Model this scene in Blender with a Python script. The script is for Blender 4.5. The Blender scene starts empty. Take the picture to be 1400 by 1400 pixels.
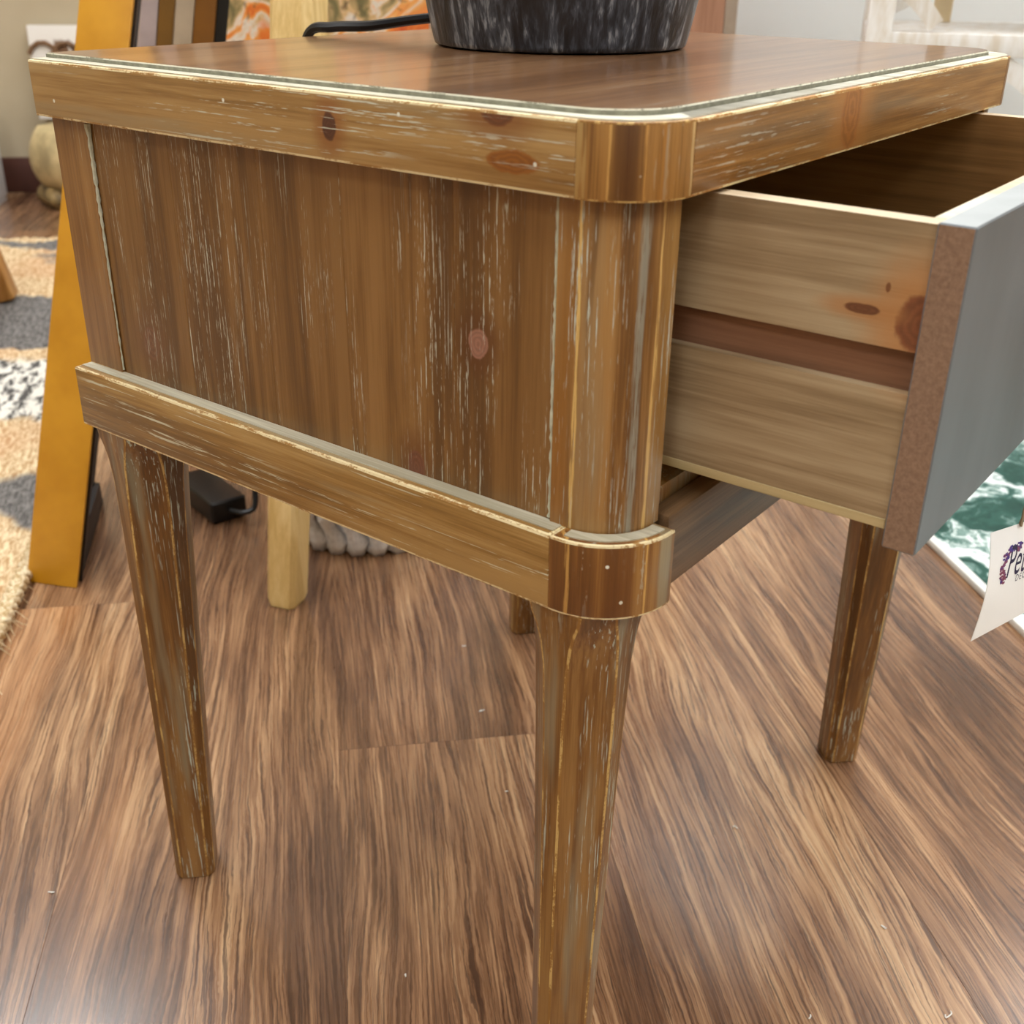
import bpy, bmesh, math, random
from mathutils import Vector, Matrix
random.seed(7)
S = bpy.context.scene
C = bpy.data.collections.new('scene'); S.collection.children.link(C)

# ------------------------------------------------------------------ camera
cam_d = bpy.data.cameras.new('camera'); cam = bpy.data.objects.new('camera', cam_d); C.objects.link(cam)
RT = Vector((0.6077, -0.7941, 0.0117)); UP = Vector((0.3463, 0.2782, 0.8959)); FW = Vector((0.7147, 0.5404, -0.4440))
M3 = Matrix((RT, UP, -FW)).transposed()
cam.matrix_world = Matrix.Translation((-0.3688, -0.2178, 0.6409)) @ M3.to_4x4()
cam_d.sensor_width = 36; cam_d.sensor_fit = 'HORIZONTAL'
cam_d.lens = 1544.03 / 1400 * 36
cam_d.clip_start = 0.01; cam_d.clip_end = 60
cam_d.dof.use_dof = True; cam_d.dof.focus_distance = 0.62; cam_d.dof.aperture_fstop = 14
S.camera = cam

# ------------------------------------------------------------------ world, exposure
w = bpy.data.worlds.new('world'); S.world = w; w.use_nodes = True
w.node_tree.nodes['Background'].inputs[0].default_value = (1.0, 0.97, 0.93, 1)
w.node_tree.nodes['Background'].inputs[1].default_value = 0.15
vs = S.view_settings
vs.view_transform = 'Standard'; vs.look = 'None'; vs.gamma = 1; vs.use_curve_mapping = False
vs.exposure = 0.50
S.cycles.max_bounces = 6; S.cycles.diffuse_bounces = 3; S.cycles.glossy_bounces = 3; S.cycles.adaptive_threshold = .04
LIGHT = 10.0            # strength of the ceiling troffers
LAMP_COL = (0.95, 0.98, 1.0)

# ------------------------------------------------------------------ node helper
def srgb(r, g, b):
    f = lambda c: (c/255/12.92) if c/255 <= .04045 else ((c/255+.055)/1.055)**2.4
    return (f(r), f(g), f(b), 1)
class N:
    def __init__(s, name):
        s.m = bpy.data.materials.new(name); s.m.use_nodes = True
        s.t = s.m.node_tree; s.b = s.t.nodes['Principled BSDF']
    def new(s, t): return s.t.nodes.new(t)
    def put(s, sock, v):
        if hasattr(v, 'is_output'): s.t.links.new(v, sock)
        elif v is not None: sock.default_value = v
    def obj(s): return s.new('ShaderNodeTexCoord').outputs['Object']
    def uv(s): return s.new('ShaderNodeTexCoord').outputs['UV']
    def rnd(s): return s.new('ShaderNodeObjectInfo').outputs['Random']
    def ma(s, op, a, b=None, c=None, clamp=False):
        n = s.new('ShaderNodeMath'); n.operation = op; n.use_clamp = clamp
        s.put(n.inputs[0], a)
        if b is not None: s.put(n.inputs[1], b)
        if c is not None: s.put(n.inputs[2], c)
        return n.outputs[0]
    def vm(s, op, a, b=None):
        n = s.new('ShaderNodeVectorMath'); n.operation = op
        s.put(n.inputs[0], a)
        if b is not None: s.put(n.inputs[1], b)
        return n.outputs['Value'] if op in ('LENGTH', 'DOT_PRODUCT', 'DISTANCE') else n.outputs[0]
    def sep(s, v):
        n = s.new('ShaderNodeSeparateXYZ'); s.put(n.inputs[0], v); return n.outputs
    def comb(s, x=0., y=0., z=0.):
        n = s.new('ShaderNodeCombineXYZ')
        for i, v in enumerate((x, y, z)): s.put(n.inputs[i], v)
        return n.outputs[0]
    def noise(s, v, scale=1., det=3., rough=.55, dist=0., col=False):
        n = s.new('ShaderNodeTexNoise'); s.put(n.inputs['Vector'], v)
        n.inputs['Scale'].default_value = scale; n.inputs['Detail'].default_value = det
        n.inputs['Roughness'].default_value = rough; n.inputs['Distortion'].default_value = dist
        return n.outputs['Color' if col else 'Fac']
    def voro(s, v, scale=1., feat='F1'):
        n = s.new('ShaderNodeTexVoronoi'); s.put(n.inputs['Vector'], v); n.inputs['Scale'].default_value = scale
        n.feature = feat; return n.outputs['Distance']
    def step(s, v, lo, hi, a=0., b=1.):
        n = s.new('ShaderNodeMapRange'); n.interpolation_type = 'SMOOTHSTEP'
        s.put(n.inputs[0], v)
        for i, x in enumerate((lo, hi, a, b)): s.put(n.inputs[i+1], x)
        return n.outputs[0]
    def mix(s, f, a, b, mode='MIX'):
        n = s.new('ShaderNodeMix'); n.data_type = 'RGBA'; n.blend_type = mode; n.clamp_factor = True
        s.put(n.inputs[0], f); s.put(n.inputs[6], a); s.put(n.inputs[7], b)
        return n.outputs[2]
    def ramp(s, f, stops):
        n = s.new('ShaderNodeValToRGB'); s.put(n.inputs[0], f); e = n.color_ramp.elements
        while len(e) < len(stops): e.new(.5)
        for el, (p, c) in zip(e, stops): el.position = p; el.color = c
        return n.outputs[0]
    def bump(s, h, strength=.2, dist=.001):
        n = s.new('ShaderNodeBump'); s.put(n.inputs['Height'], h)
        n.inputs['Strength'].default_value = strength; n.inputs['Distance'].default_value = dist
        s.t.links.new(n.outputs[0], s.b.inputs['Normal'])
    def fin(s, col=None, rough=None, spec=None, metal=None, coat=None, coat_r=.2):
        s.put(s.b.inputs['Base Color'], col)
        if rough is not None: s.put(s.b.inputs['Roughness'], rough)
        if spec is not None: s.put(s.b.inputs['Specular IOR Level'], spec)
        if metal is not None: s.put(s.b.inputs['Metallic'], metal)
        if coat is not None: s.put(s.b.inputs['Coat Weight'], coat); s.put(s.b.inputs['Coat Roughness'], coat_r)
        return s.m
def plain(name, rgb, rough=.5, var=.06, scale=30, bump=0., **k):
    n = N(name); v = n.obj()
    f = n.noise(v, scale, 3)
    c = srgb(*rgb); d = tuple(x*(1-var*2.5) for x in c[:3])+(1,)
    if bump: n.bump(n.noise(v, scale*6, 3), bump, .001)
    return n.fin(n.mix(n.step(f, .3, .7), d, c), rough, **k)

# axis tuple helper: scale vector with `al` along the grain axis and `ac` across it
def sv(ax, ac, al): return tuple(al if i == ax else ac for i in range(3))

def table_wood(name, ax, dark, mid, light, white=1.0, knots=(), spots=(), seed=0., rough=.42, patch_lo=.46, rnd=False, wash=(206, 208, 190), coat=.25, coat_r=.25, streak=None, warp=.0, grey=.0, stripes=()):
    """stained softwood with pale filler left in the grain"""
    n = N(name); p0 = n.obj()
    p = n.vm('ADD', p0, (seed*1.7, seed*2.3, seed*1.1))
    if rnd:
        r = n.rnd(); p = n.vm('ADD', p, n.comb(n.ma('MULTIPLY', r, 13.), n.ma('MULTIPLY', r, 7.), n.ma('MULTIPLY', r, 5.)))
    # growth bands and fibres
    big = n.noise(n.vm('MULTIPLY', p, sv(ax, 26, 2.2)), 1, 4, .6, .4)
    band = n.noise(n.vm('MULTIPLY', p, sv(ax, 170, 5)), 1, 3, .6, .2)
    fib = n.noise(n.vm('MULTIPLY', p, sv(ax, 1100, 26)), 1, 3, .6)
    f = n.ma('ADD', n.ma('MULTIPLY', big, .62), n.ma('ADD', n.ma('MULTIPLY', band, .30), n.ma('MULTIPLY', fib, .16)))
    col = n.ramp(n.step(f, .43, .66), [(0, srgb(*dark)), (.5, srgb(*mid)), (1, srgb(*light))])
    if rnd:
        col = n.mix(n.step(r, 0., 1., 0, .22), col, srgb(*dark))
    if grey:
        g = n.noise(n.vm('MULTIPLY', p, sv(ax, 45, 4)), 1, 3, .6)
        col = n.mix(n.step(g, .52, .68, 0, grey), col, srgb(150, 146, 122))
    # upright stains on rounded blocks, placed by x - y: (place, half width, colour, strength)
    if stripes:
        e_ = n.sep(p0); brk = n.step(n.noise(n.vm('MULTIPLY', p, (900, 900, 45)), 1, 3, .65), .36, .52, .15, 1.); sw = n.noise(n.vm('MULTIPLY', p, (260, 260, 24)), 1, 3, .6)
        so_ = n.ma('ADD', n.ma('SUBTRACT', e_[0], e_[1]), n.ma('MULTIPLY', n.ma('SUBTRACT', sw, .5), .0042))
        for s0_, hw_, sc_, st_ in stripes:
            d_ = n.ma('ABSOLUTE', n.ma('SUBTRACT', so_, s0_-.035))
            mk_ = n.step(d_, hw_*.6, hw_*1.25, st_, 0.)
            if hw_ < .004: mk_ = n.ma('MULTIPLY', mk_, brk)
            col = n.mix(mk_, col, srgb(*sc_))
    # knots: (centre, radii, colour, kind)
    wob = n.noise(p, 160, 3)
    for cen, rad, kc, halo in knots:
        d = n.vm('DIVIDE', n.vm('SUBTRACT', p0, cen), rad)
        L = n.ma('ADD', n.vm('LENGTH', d), n.ma('MULTIPLY', n.ma('SUBTRACT', wob, .5), .55))
        if halo: col = n.mix(n.step(L, 1.0, 3.2, .75, 0.), col, srgb(*halo))
        rings = n.ma('SINE', n.ma('MULTIPLY', L, 19.))
        kcol = n.mix(n.step(rings, -1, 1, 0, .3), srgb(*kc), srgb(*[int(x*.6) for x in kc]))
        col = n.mix(n.step(L, .88, 1.08, 1., 0.), col, kcol)
    # pale filler
    sf, sl = streak or (620, 17)
    s1 = n.ma('ADD', n.ma('MULTIPLY', n.noise(n.vm('MULTIPLY', p, sv(ax, sf, sl)), 1, 2.5, .62, warp), .74), n.ma('MULTIPLY', n.noise(n.vm('MULTIPLY', p, sv(ax, sf*1.6, sl*9)), 1, 2, .6), .26))
    s2 = n.noise(n.vm('MULTIPLY', p, sv(ax, 36, 6)), 1, 3, .6)
    m = n.ma('MULTIPLY', n.step(s1, .565, .615), n.step(s2, patch_lo, patch_lo+.17))
    m = n.ma('MULTIPLY', m, white, clamp=True)
    col = n.mix(m, col, srgb(*wash))
    for cen, r_ in spots:
        d = n.ma('ADD', n.vm('DISTANCE', p0, cen), n.ma('MULTIPLY', n.ma('SUBTRACT', wob, .5), r_*.8))
        col = n.mix(n.step(d, r_*.6, r_*.95, 1., 0.), col, srgb(228, 226, 210))
    n.bump(fib, .22, .0005)
    return n.fin(col, n.step(m, 0, 1, rough, .75), .45, coat=coat, coat_r=coat_r)

def worn(name, ax, base, pale, amount=.5, rough=.5):
    """edge where the stain is rubbed through"""
    n = N(name); p = n.obj()
    a = n.noise(n.vm('MULTIPLY', p, sv(ax, 300, 40)), 1, 4, .65)
    b = n.noise(p, 700, 3)
    f = n.ma('ADD', n.ma('MULTIPLY', a, .75), n.ma('MULTIPLY', b, .25))
    col = n.mix(n.step(f, .62-.3*amount, .72-.3*amount), srgb(*base), srgb(*pale))
    n.bump(b, .3, .0005)
    return n.fin(col, rough, .4)

# ------------------------------------------------------------------ mesh helpers
def tag(o, label=None, cat=None, group=None, kind=None):
    if label: o['label'] = label
    if cat: o['category'] = cat
    if group: o['group'] = group
    if kind: o['kind'] = kind
    return o
def empty(name, loc=(0, 0, 0), rz=0):
    o = bpy.data.objects.new(name, None); C.objects.link(o); o.location = loc; o.rotation_euler = (0, 0, rz)
    o.empty_display_size = .05; return o
def link(name, bm, mats, parent=None, smooth=True, ang=35, loc=None):
    me = bpy.data.meshes.new(name); bmesh.ops.recalc_face_normals(bm, faces=bm.faces)
    bm.to_mesh(me); bm.free()
    for m in (mats if isinstance(mats, (list, tuple)) else [mats]): me.materials.append(m)
    if smooth:
        me.polygons.foreach_set('use_smooth', [True]*len(me.polygons))
        me.set_sharp_from_angle(angle=math.radians(ang))
    o = bpy.data.objects.new(name, me); C.objects.link(o)
    if parent: o.parent = parent
    if loc is not None: o.location = loc
    return o
def bevel(bm, width, segs=2, ang=35, mi=None):
    ed = [e for e in bm.edges if len(e.link_faces) == 2 and e.calc_face_angle(0) > math.radians(ang)]
    r = bmesh.ops.bevel(bm, geom=ed, offset=width, segments=segs, profile=.6, affect='EDGES', clamp_overlap=True)
    if mi is not None:
        for f in r['faces']: f.material_index = mi
def prism(outline, z0, z1, off=(0, 0, 0)):
    bm = bmesh.new(); ox, oy, oz = off
    lo = [bm.verts.new((x-ox, y-oy, z0-oz)) for x, y in outline]
    hi = [bm.verts.new((x-ox, y-oy, z1-oz)) for x, y in outline]
    n = len(outline)
    bm.faces.new(list(reversed(lo))); bm.faces.new(hi)
    for i in range(n):
        j = (i+1) % n; bm.faces.new((lo[i], lo[j], hi[j], hi[i]))
    bmesh.ops.recalc_face_normals(bm, faces=bm.faces)
    return bm
def rect(x0, x1, y0, y1): return [(x0, y0), (x1, y0), (x1, y1), (x0, y1)]
def boxbm(x0, x1, y0, y1, z0, z1, bw=0, segs=2, mi=None, off=(0, 0, 0)):
    bm = prism(rect(x0, x1, y0, y1), z0, z1, off)
    if bw: bevel(bm, bw, segs, mi=mi)
    return bm
def arc(cx, cy, r, a0, a1, n=10):
    return [(cx+r*math.cos(math.radians(a0+(a1-a0)*i/n)), cy+r*math.sin(math.radians(a0+(a1-a0)*i/n))) for i in range(n+1)]
def loft(bm, rings, close=True, caps=True):
    vs_ = [[bm.verts.new(p) for p in r] for r in rings]; n = len(rings[0])
    for a, b in zip(vs_, vs_[1:]):
        for i in range(n if close else n-1):
            j = (i+1) % n; bm.faces.new((a[i], a[j], b[j], b[i]))
    if caps: bm.faces.new(list(reversed(vs_[0]))); bm.faces.new(vs_[-1])
    return vs_
def tube(bm, pts, r, n=8, caps=True):
    pts = [Vector(p) for p in pts]; rings = []; prev = None
    for i, p in enumerate(pts):
        d = (pts[min(i+1, len(pts)-1)]-pts[max(i-1, 0)]).normalized()
        u = (prev - d*prev.dot(d)) if prev else d.orthogonal()
        u = u.normalized(); prev = u; v = d.cross(u)
        rr = r[i] if isinstance(r, (list, tuple)) else r
        rings.append([p+u*rr*math.cos(2*math.pi*k/n)+v*rr*math.sin(2*math.pi*k/n) for k in range(n)])
    loft(bm, rings, True, caps)
def spline(pts, n=8):
    P = [Vector(p) for p in pts]; P = [2*P[0]-P[1]]+P+[2*P[-1]-P[-2]]; out = []
    for i in range(1, len(P)-2):
        for k in range(n):
            t = k/n; a, b, c, d = P[i-1:i+3]
            out.append(.5*((2*b)+(c-a)*t+(2*a-5*b+4*c-d)*t*t+(3*b-a-3*c+d)*t**3))
    out.append(P[-2]); return out
def lathe(bm, prof, n=48, cen=(0, 0, 0)):
    cx, cy, cz = cen
    rings = [[(cx+r*math.cos(2*math.pi*k/n), cy+r*math.sin(2*math.pi*k/n), cz+z) for k in range(n)] for r, z in prof]
    loft(bm, rings)
def beam(bm, p, q, wa, wb, up=(0, 0, 1), wa2=None, wb2=None):
    """box from p to q, half sizes wa (sideways) and wb (towards up)"""
    p, q = Vector(p), Vector(q); d = (q-p).normalized(); u = Vector(up); s = d.cross(u).normalized(); u = s.cross(d)
    def ring(c, a, b): return [c+s*a+u*b, c-s*a+u*b, c-s*a-u*b, c+s*a-u*b]
    loft(bm, [ring(p, wa, wb), ring(q, wa2 or wa, wb2 or wb)])
# the shop floor runs along DD; AB turns (along, across) into world
DD = Vector((.6911, .7228, 0)); NN = Vector((-.7228, .6911, 0)); RZ = math.atan2(.7228, .6911)
def AB(a, b, z=0): v = DD*a+NN*b; return (v.x, v.y, z)

# ------------------------------------------------------------------ room shell
def floor_mat():
    n = N('floor_laminate'); p0 = n.obj(); r = n.rnd()
    off = n.comb(n.ma('MULTIPLY', r, 37.), n.ma('MULTIPLY', r, 91.), n.ma('MULTIPLY', r, 11.))
    p = n.vm('ADD', p0, off)
    # grain lines: a noise read across a warped plank coordinate, so lines bend into waves and cathedrals
    wv = n.noise(n.vm('MULTIPLY', p, (7, 26, 1)), 1, 3, .6)
    jag = n.noise(n.vm('MULTIPLY', p, (60, 240, 1)), 1, 2, .6)
    fld = n.noise(n.vm('MULTIPLY', p, (1.7, 6.0, 1)), 1, 2, .45, .2)
    P_ = n.sep(p)
    q = n.ma('ADD', P_[1], n.ma('MULTIPLY', fld, .085))
    q = n.ma('ADD', q, n.ma('ADD', n.ma('MULTIPLY', wv, .007), n.ma('MULTIPLY', jag, .0026)))
    def gr(fx, fq, det=2.): return n.noise(n.comb(n.ma('MULTIPLY', P_[0], fx), n.ma('MULTIPLY', q, fq), 3.3), 1, det, .6)
    big = n.noise(n.vm('MULTIPLY', p, (1.8, 11, 1)), 1, 3, .6, .5)
    g1, g2 = gr(1.3, 95), gr(7., 400)
    fib = n.noise(n.vm('MULTIPLY', p, (22, 700, 1)), 1, 3, .65)
    f = n.ma('ADD', n.ma('MULTIPLY', big, .50), n.ma('MULTIPLY', g1, .24))
    f = n.ma('ADD', f, n.ma('ADD', n.ma('MULTIPLY', g2, .34), n.ma('MULTIPLY', fib, .22)))
    f = n.ma('ADD', f, n.ma('MULTIPLY', n.ma('SUBTRACT', r, .5), .07))
    col = n.ramp(n.step(f, .46, .84), [(0, srgb(78, 53, 37)), (.25, srgb(111, 78, 54)), (.5, srgb(142, 104, 74)), (.75, srgb(174, 135, 99)), (1, srgb(204, 168, 128))])
    pore = gr(10., 640)
    col = n.mix(n.step(pore, .54, .62, 0, .75), col, srgb(70, 47, 34))
    kn = n.voro(n.vm('MULTIPLY', n.vm('ADD', p, n.comb(0., n.ma('MULTIPLY', wv, .012), 0.)), (1.3, 4.5, 1)), 1)
    col = n.mix(n.step(kn, .01, .08, .7, 0), col, srgb(66, 46, 37))
    warm = n.noise(n.vm('MULTIPLY', p, (1.2, 8, 1)), 1, 1, .5)
    col = n.mix(n.step(warm, .58, .72, 0, .3), col, srgb(182, 122, 74))
    n.bump(fib, .06, .0004)
    return n.fin(col, n.ma('ADD', n.ma('MULTIPLY', g2, .12), .22), .6, coat=.4, coat_r=.16)
MF = floor_mat()
M_sub = plain('subfloor_dark', (40, 28, 22), .9)
M_groove = plain('plank_groove', (108, 76, 56), .6)
PW = .2125
bm = boxbm(-3.3, 3.2, -3.6, 2.6, -.06, -.012)
fl = tag(link('floor', bm, M_sub), 'brown wood-look laminate plank floor', kind='structure'); fl.rotation_euler.z = RZ
def plank_mesh(L):
    b = boxbm(-L/2+.00002, L/2-.00002, -PW/2+.00001, PW/2-.00001, -.0121, 0)
    ed = [e for e in b.edges if all(v.co.z > -.001 for v in e.verts)]
    r = bmesh.ops.bevel(b, geom=ed, offset=.00022, segments=1, affect='EDGES')
    for f in r['faces']: f.material_index = 1
    me = bpy.data.meshes.new('plank'); bmesh.ops.recalc_face_normals(b, faces=b.faces); b.to_mesh(me); b.free()
    me.materials.append(MF); me.materials.append(M_groove); return me
PL = 1.285; pm = plank_mesh(PL)
b_lines = [.137+PW/2+PW*k for k in range(-17, 12)]
for k, b in enumerate(b_lines):
    kk = k-17
    ph = {-1: .4105, 0: -.20, -2: 1.12, -3: .03, 1: .70}.get(kk, (kk*.437) % PL)   # where a cross joint falls
    a = ph-PL*math.ceil((ph+3.2)/PL)
    while a < 3.15:
        lo, hi = max(a, -3.25), min(a+PL, 3.12)
        if hi-lo > .05:
            o = bpy.data.objects.new('plank', pm if hi-lo > PL-.001 else plank_mesh(hi-lo)); C.objects.link(o)
            o.parent = fl; o.location = ((lo+hi)/2, b, 0)
        a += PL

n = N('wall_paint'); v = n.obj()
M_wall = n.fin(n.mix(n.step(n.noise(v, 2.2, 3), .35, .65), srgb(176, 160, 132), srgb(190, 176, 150)), .8, .3); n.bump(n.noise(v, 160, 3), .12, .001)
M_ceil = plain('ceiling_tile', (228, 224, 214), .9)
M_base = plain('baseboard_vinyl', (82, 46, 36), .55)
WA0, WA1, WB0, WB1, CH = -3.25, 3.12, -3.45, 2.45, 2.75
def slab(name, a0, a1, b0, b1, z0, z1, m, label=None, bw=0):
    o = tag(link(name, boxbm(a0, a1, b0, b1, z0, z1, bw), m), label, kind='structure'); o.rotation_euler.z = RZ; return o
slab('wall_far', WA1, WA1+.1, WB0-.1, WB1+.1, -.05, CH, M_wall, 'beige painted shop wall at the back')
slab('wall_near', WA0-.1, WA0, WB0-.1, WB1+.1, -.05, CH, M_wall, 'beige painted wall behind the viewer')
slab('wall_left', WA0, WA1, WB1, WB1+.1, -.05, CH, M_wall, 'beige painted wall on the left')
slab('wall_right', WA0, WA1, WB0-.1, WB0, -.05, CH, M_wall, 'beige painted wall on the right')
slab('ceiling', WA0-.1, WA1+.1, WB0-.1, WB1+.1, CH, CH+.08, M_ceil, 'pale shop ceiling')
slab('baseboard_far', WA1-.012, WA1, WB0, WB1, 0.0005, .098, M_base, 'dark brown baseboard under the back wall', .003)
slab('baseboard_left', WA0, WA1-.013, WB1-.012, WB1, 0.0005, .098, M_base, 'dark brown baseboard under the left wall', .003)

# ceiling troffers (they light the shop)
ME = bpy.data.materials.new('lamp_diffuser'); ME.use_nodes = True
e = ME.node_tree.nodes.new('ShaderNodeEmission'); e.inputs[0].default_value = LAMP_COL+(1,); e.inputs[1].default_value = LIGHT
ME.node_tree.links.new(e.outputs[0], ME.node_tree.nodes['Material Output'].inputs[0])
M_lframe = plain('lamp_frame', (235, 235, 232), .5)
for a in (-1.9, .35, 1.95):
    for b in (-2.4, -.7, 1.2):
        t = empty('ceiling_light', AB(a, b, CH), RZ)
        link('frame', boxbm(-.66, .66, -.34, .34, -.03, -.001, .004), M_lframe, t)
        link('diffuser', boxbm(-.61, .61, -.29, .29, -.038, -.0302, .002), ME, t)
        ra = 'back' if a > 1.5 else ('middle' if a > -1 else 'rear'); rb = 'right' if b < -1.5 else ('centre' if b < 0 else 'left')
        tag(t, 'white rectangular ceiling light, %s row, %s column' % (ra, rb), 'light', 'ceiling lights')

# ------------------------------------------------------------------ the side table
W, D = .47, .40
ROOT = Vector((W/2, D/2, 0)); OF = tuple(ROOT)
T = tag(empty('side_table', ROOT), 'distressed brown wooden side table with an open grey-fronted drawer', 'table')
def L(x, y, z): return (x-OF[0], y-OF[1], z)
dark, mid, light = (92, 60, 28), (130, 88, 44), (164, 118, 64)
KN = (96, 58, 34)
M_panel = table_wood('wood_side_panel', 2, (98, 66, 31), (128, 90, 45), (148, 108, 60), .9, rnd=True,
    knots=[(L(.0095, .088, .4838), (.05, .0056, .0072), (158, 112, 92), (96, 56, 24)),
           (L(.0095, .1276, .4125), (.05, .0055, .0085), (120, 72, 48), (110, 68, 30)),
           (L(.0095, .3338, .4333), (.05, .007, .010), (122, 80, 50), (112, 74, 40))],
    patch_lo=.46, streak=(980, 24))
M_apron = table_wood('wood_apron_side', 1, (120, 86, 42), (152, 114, 62), (178, 142, 88), .85, seed=3,
    knots=[(L(0, .1658, .5709), (.05, .0045, .0062), (92, 54, 34), (140, 86, 40)),
           (L(0, .0634, .5661), (.05, .013, .0048), (150, 92, 34), None),
           (L(0, .0709, .5840), (.05, .009, .005), (108, 60, 28), (128, 78, 36))],
    spots=[(L(0, .2368, .5762), .0011), (L(0, .1237, .5793), .0011), (L(0, .3802, .5648), .0011), (L(0, .052, .5665), .0011)], streak=(760, 13), patch_lo=.42, grey=.35)
M_apronx = table_wood('wood_apron_front', 0, (126, 86, 42), (164, 118, 64), (190, 150, 96), .5, seed=5,
    knots=[(L(.1865, 0, .575), (.012, .05, .02), (168, 108, 52), (176, 120, 62))], streak=(560, 13), grey=.2)
M_corner = table_wood('wood_corner_block', 2, (66, 40, 15), (110, 71, 30), (168, 122, 62), .35, seed=8, streak=(420, 12), spots=[(L(.009, .009, .5655), .0013)], patch_lo=.5,
    stripes=[(-.031, .0025, (186, 156, 98), .6), (-.0075, .0085, (80, 46, 17), .75), (-.0166, .0008, (206, 162, 92), .9), (.0025, .0008, (200, 150, 78), .8), (.012, .002, (172, 118, 48), .6), (.0315, .0011, (206, 176, 120), .8)])
M_post = table_wood('wood_post', 2, (92, 60, 26), (128, 88, 42), (170, 128, 74), 1.0, seed=11, streak=(950, 16), patch_lo=.41, wash=(196, 204, 192), grey=.3,
    stripes=[(-.036, .008, (166, 114, 48), .6), (-.0265, .0010, (226, 190, 116), .95), (.0085, .0030, (182, 190, 176), .42), (.0195, .0010, (222, 184, 112), .9), (.028, .006, (158, 120, 64), .5)])
M_postb = table_wood('wood_back_post', 2, (118, 80, 40), (140, 98, 52), (156, 114, 64), .5, seed=12.3, streak=(640, 8), patch_lo=.52)
M_mold = table_wood('wood_molding', 1, (118, 84, 38), (150, 112, 57), (178, 142, 86), .85, seed=14, streak=(760, 10), patch_lo=.42, grey=.5, wash=(214, 212, 186))
M_moldx = table_wood('wood_molding_front', 0, (90, 66, 42), (118, 90, 62), (136, 106, 76), .1, seed=15, streak=(420, 10), coat=.1)
M_mcorner = table_wood('wood_molding_corner', 2, (104, 64, 26), (136, 90, 40), (166, 122, 64), .5, seed=16, streak=(300, 40), spots=[(L(.004, .011, .3985), .0012), (L(.009, .006, .3800), .0010)],
    stripes=[(-.031, .0013, (206, 158, 84), .8), (.0, .011, (104, 62, 24), .6), (.0185, .0009, (216, 172, 96), .9), (.033, .005, (164, 156, 124), .6)])
M_leg = table_wood('wood_leg', 2, (92, 60, 24), (122, 82, 36), (152, 112, 60), 1.0, seed=20, streak=(760, 12), patch_lo=.43, wash=(190, 200, 186), grey=.55)
M_top = table_wood('wood_table_top', 0, (100, 68, 42), (122, 86, 56), (140, 104, 70), .35, seed=25, rough=.28, coat=.48, coat_r=.10, streak=(420, 9), patch_lo=.55)
M_ledge = table_wood('washed_ledge', 1, (168, 160, 136), (206, 200, 178), (226, 222, 204), .8, seed=27, rough=.5)
Wy = worn('worn_edge_cream', 1, (172, 130, 74), (236, 220, 176), .66)
Wx = worn('worn_edge_cream_front', 0, (182, 132, 70), (234, 218, 170), .6)
Wz = worn('worn_edge_gold', 2, (150, 108, 54), (206, 172, 106), .5)
Wtop = worn('washed_top_edge', 1, (150, 148, 130), (226, 224, 208), .75)

zt, zb, mt, mb = .585, .5554, .409, .3708
r = .033; BW = .0011
def tpart(name, bm, mats, **k): return link(name, bm, mats, T, **k)
def P(outline, z0, z1, bw=BW, mi=1, segs=2, vw=.0003):
    b = prism(outline, z0, z1, OF)
    if bw:
        hz = [e for e in b.edges if abs(e.verts[0].co.z-e.verts[1].co.z) < 1e-5 and e.calc_face_angle(0) > .6]
        q_ = bmesh.ops.bevel(b, geom=hz, offset=bw, segments=segs, profile=.6, affect='EDGES', clamp_overlap=True)
        for f in q_['faces']: f.material_index = mi
        bmesh.ops.recalc_face_normals(b, faces=b.faces)
        vt = [e for e in b.edges if abs(e.verts[0].co.z-e.verts[1].co.z) > .003 and len(e.link_faces) == 2 and e.calc_face_angle(0) > .6]
        q_ = bmesh.ops.bevel(b, geom=vt, offset=vw, segments=1, affect='EDGES', clamp_overlap=True)
        for f in q_['faces']: f.material_index = mi if vw > .0005 else 0
    return b
# table top: a raised panel on a ledge-topped apron
ix, iy, ib = .0105, .012, .398; tr = .030
outl = arc(ix+tr, iy+tr, tr, 180, 270, 12)+arc(W-ix-tr, iy+tr, tr, 270, 360, 12)+[(W-ix, ib), (ix, ib)]
b = prism(outl, .5765, .588, OF)
for f in b.faces:
    if abs(f.normal.z) < .5: f.material_index = 2
ed = [e for e in b.edges if all(v.co.z > .5879 for v in e.verts)]
for f in bmesh.ops.bevel(b, geom=ed, offset=.0006, segments=2, affect='EDGES')['faces']: f.material_index = 1
tpart('top_panel', b, [M_top, Wtop, plain('grey_filler', (150, 150, 132), .8, .12, 250, .3)])
for x0, x1, y0, y1, nm, m in ((0, .026, r, D, 'apron_board', [M_apron, Wy]), (W-.026, W, r, D, 'apron_board', [M_apron, Wy])):
    tpart(nm, P(rect(x0, x1, y0, y1), zb, zt, .0013), m)
tpart('apron_board', P(rect(r, W-r, 0, .026), zb, zt, .0013), [M_apronx, Wx])
tpart('apron_board', P(rect(.0262, W-.0262, D-.022, D-.0005), zb, zt), [M_apronx, Wx])
tpart('apron_corner', P(arc(r, r, r, 180, 270, 12)+[(r, r)], zb, zt, .0009), [M_corner, Wz])
tpart('apron_corner', P(arc(W-r, r, r, 270, 360, 12)+[(W-r, r)], zb, zt, .0009), [M_corner, Wz])
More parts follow.
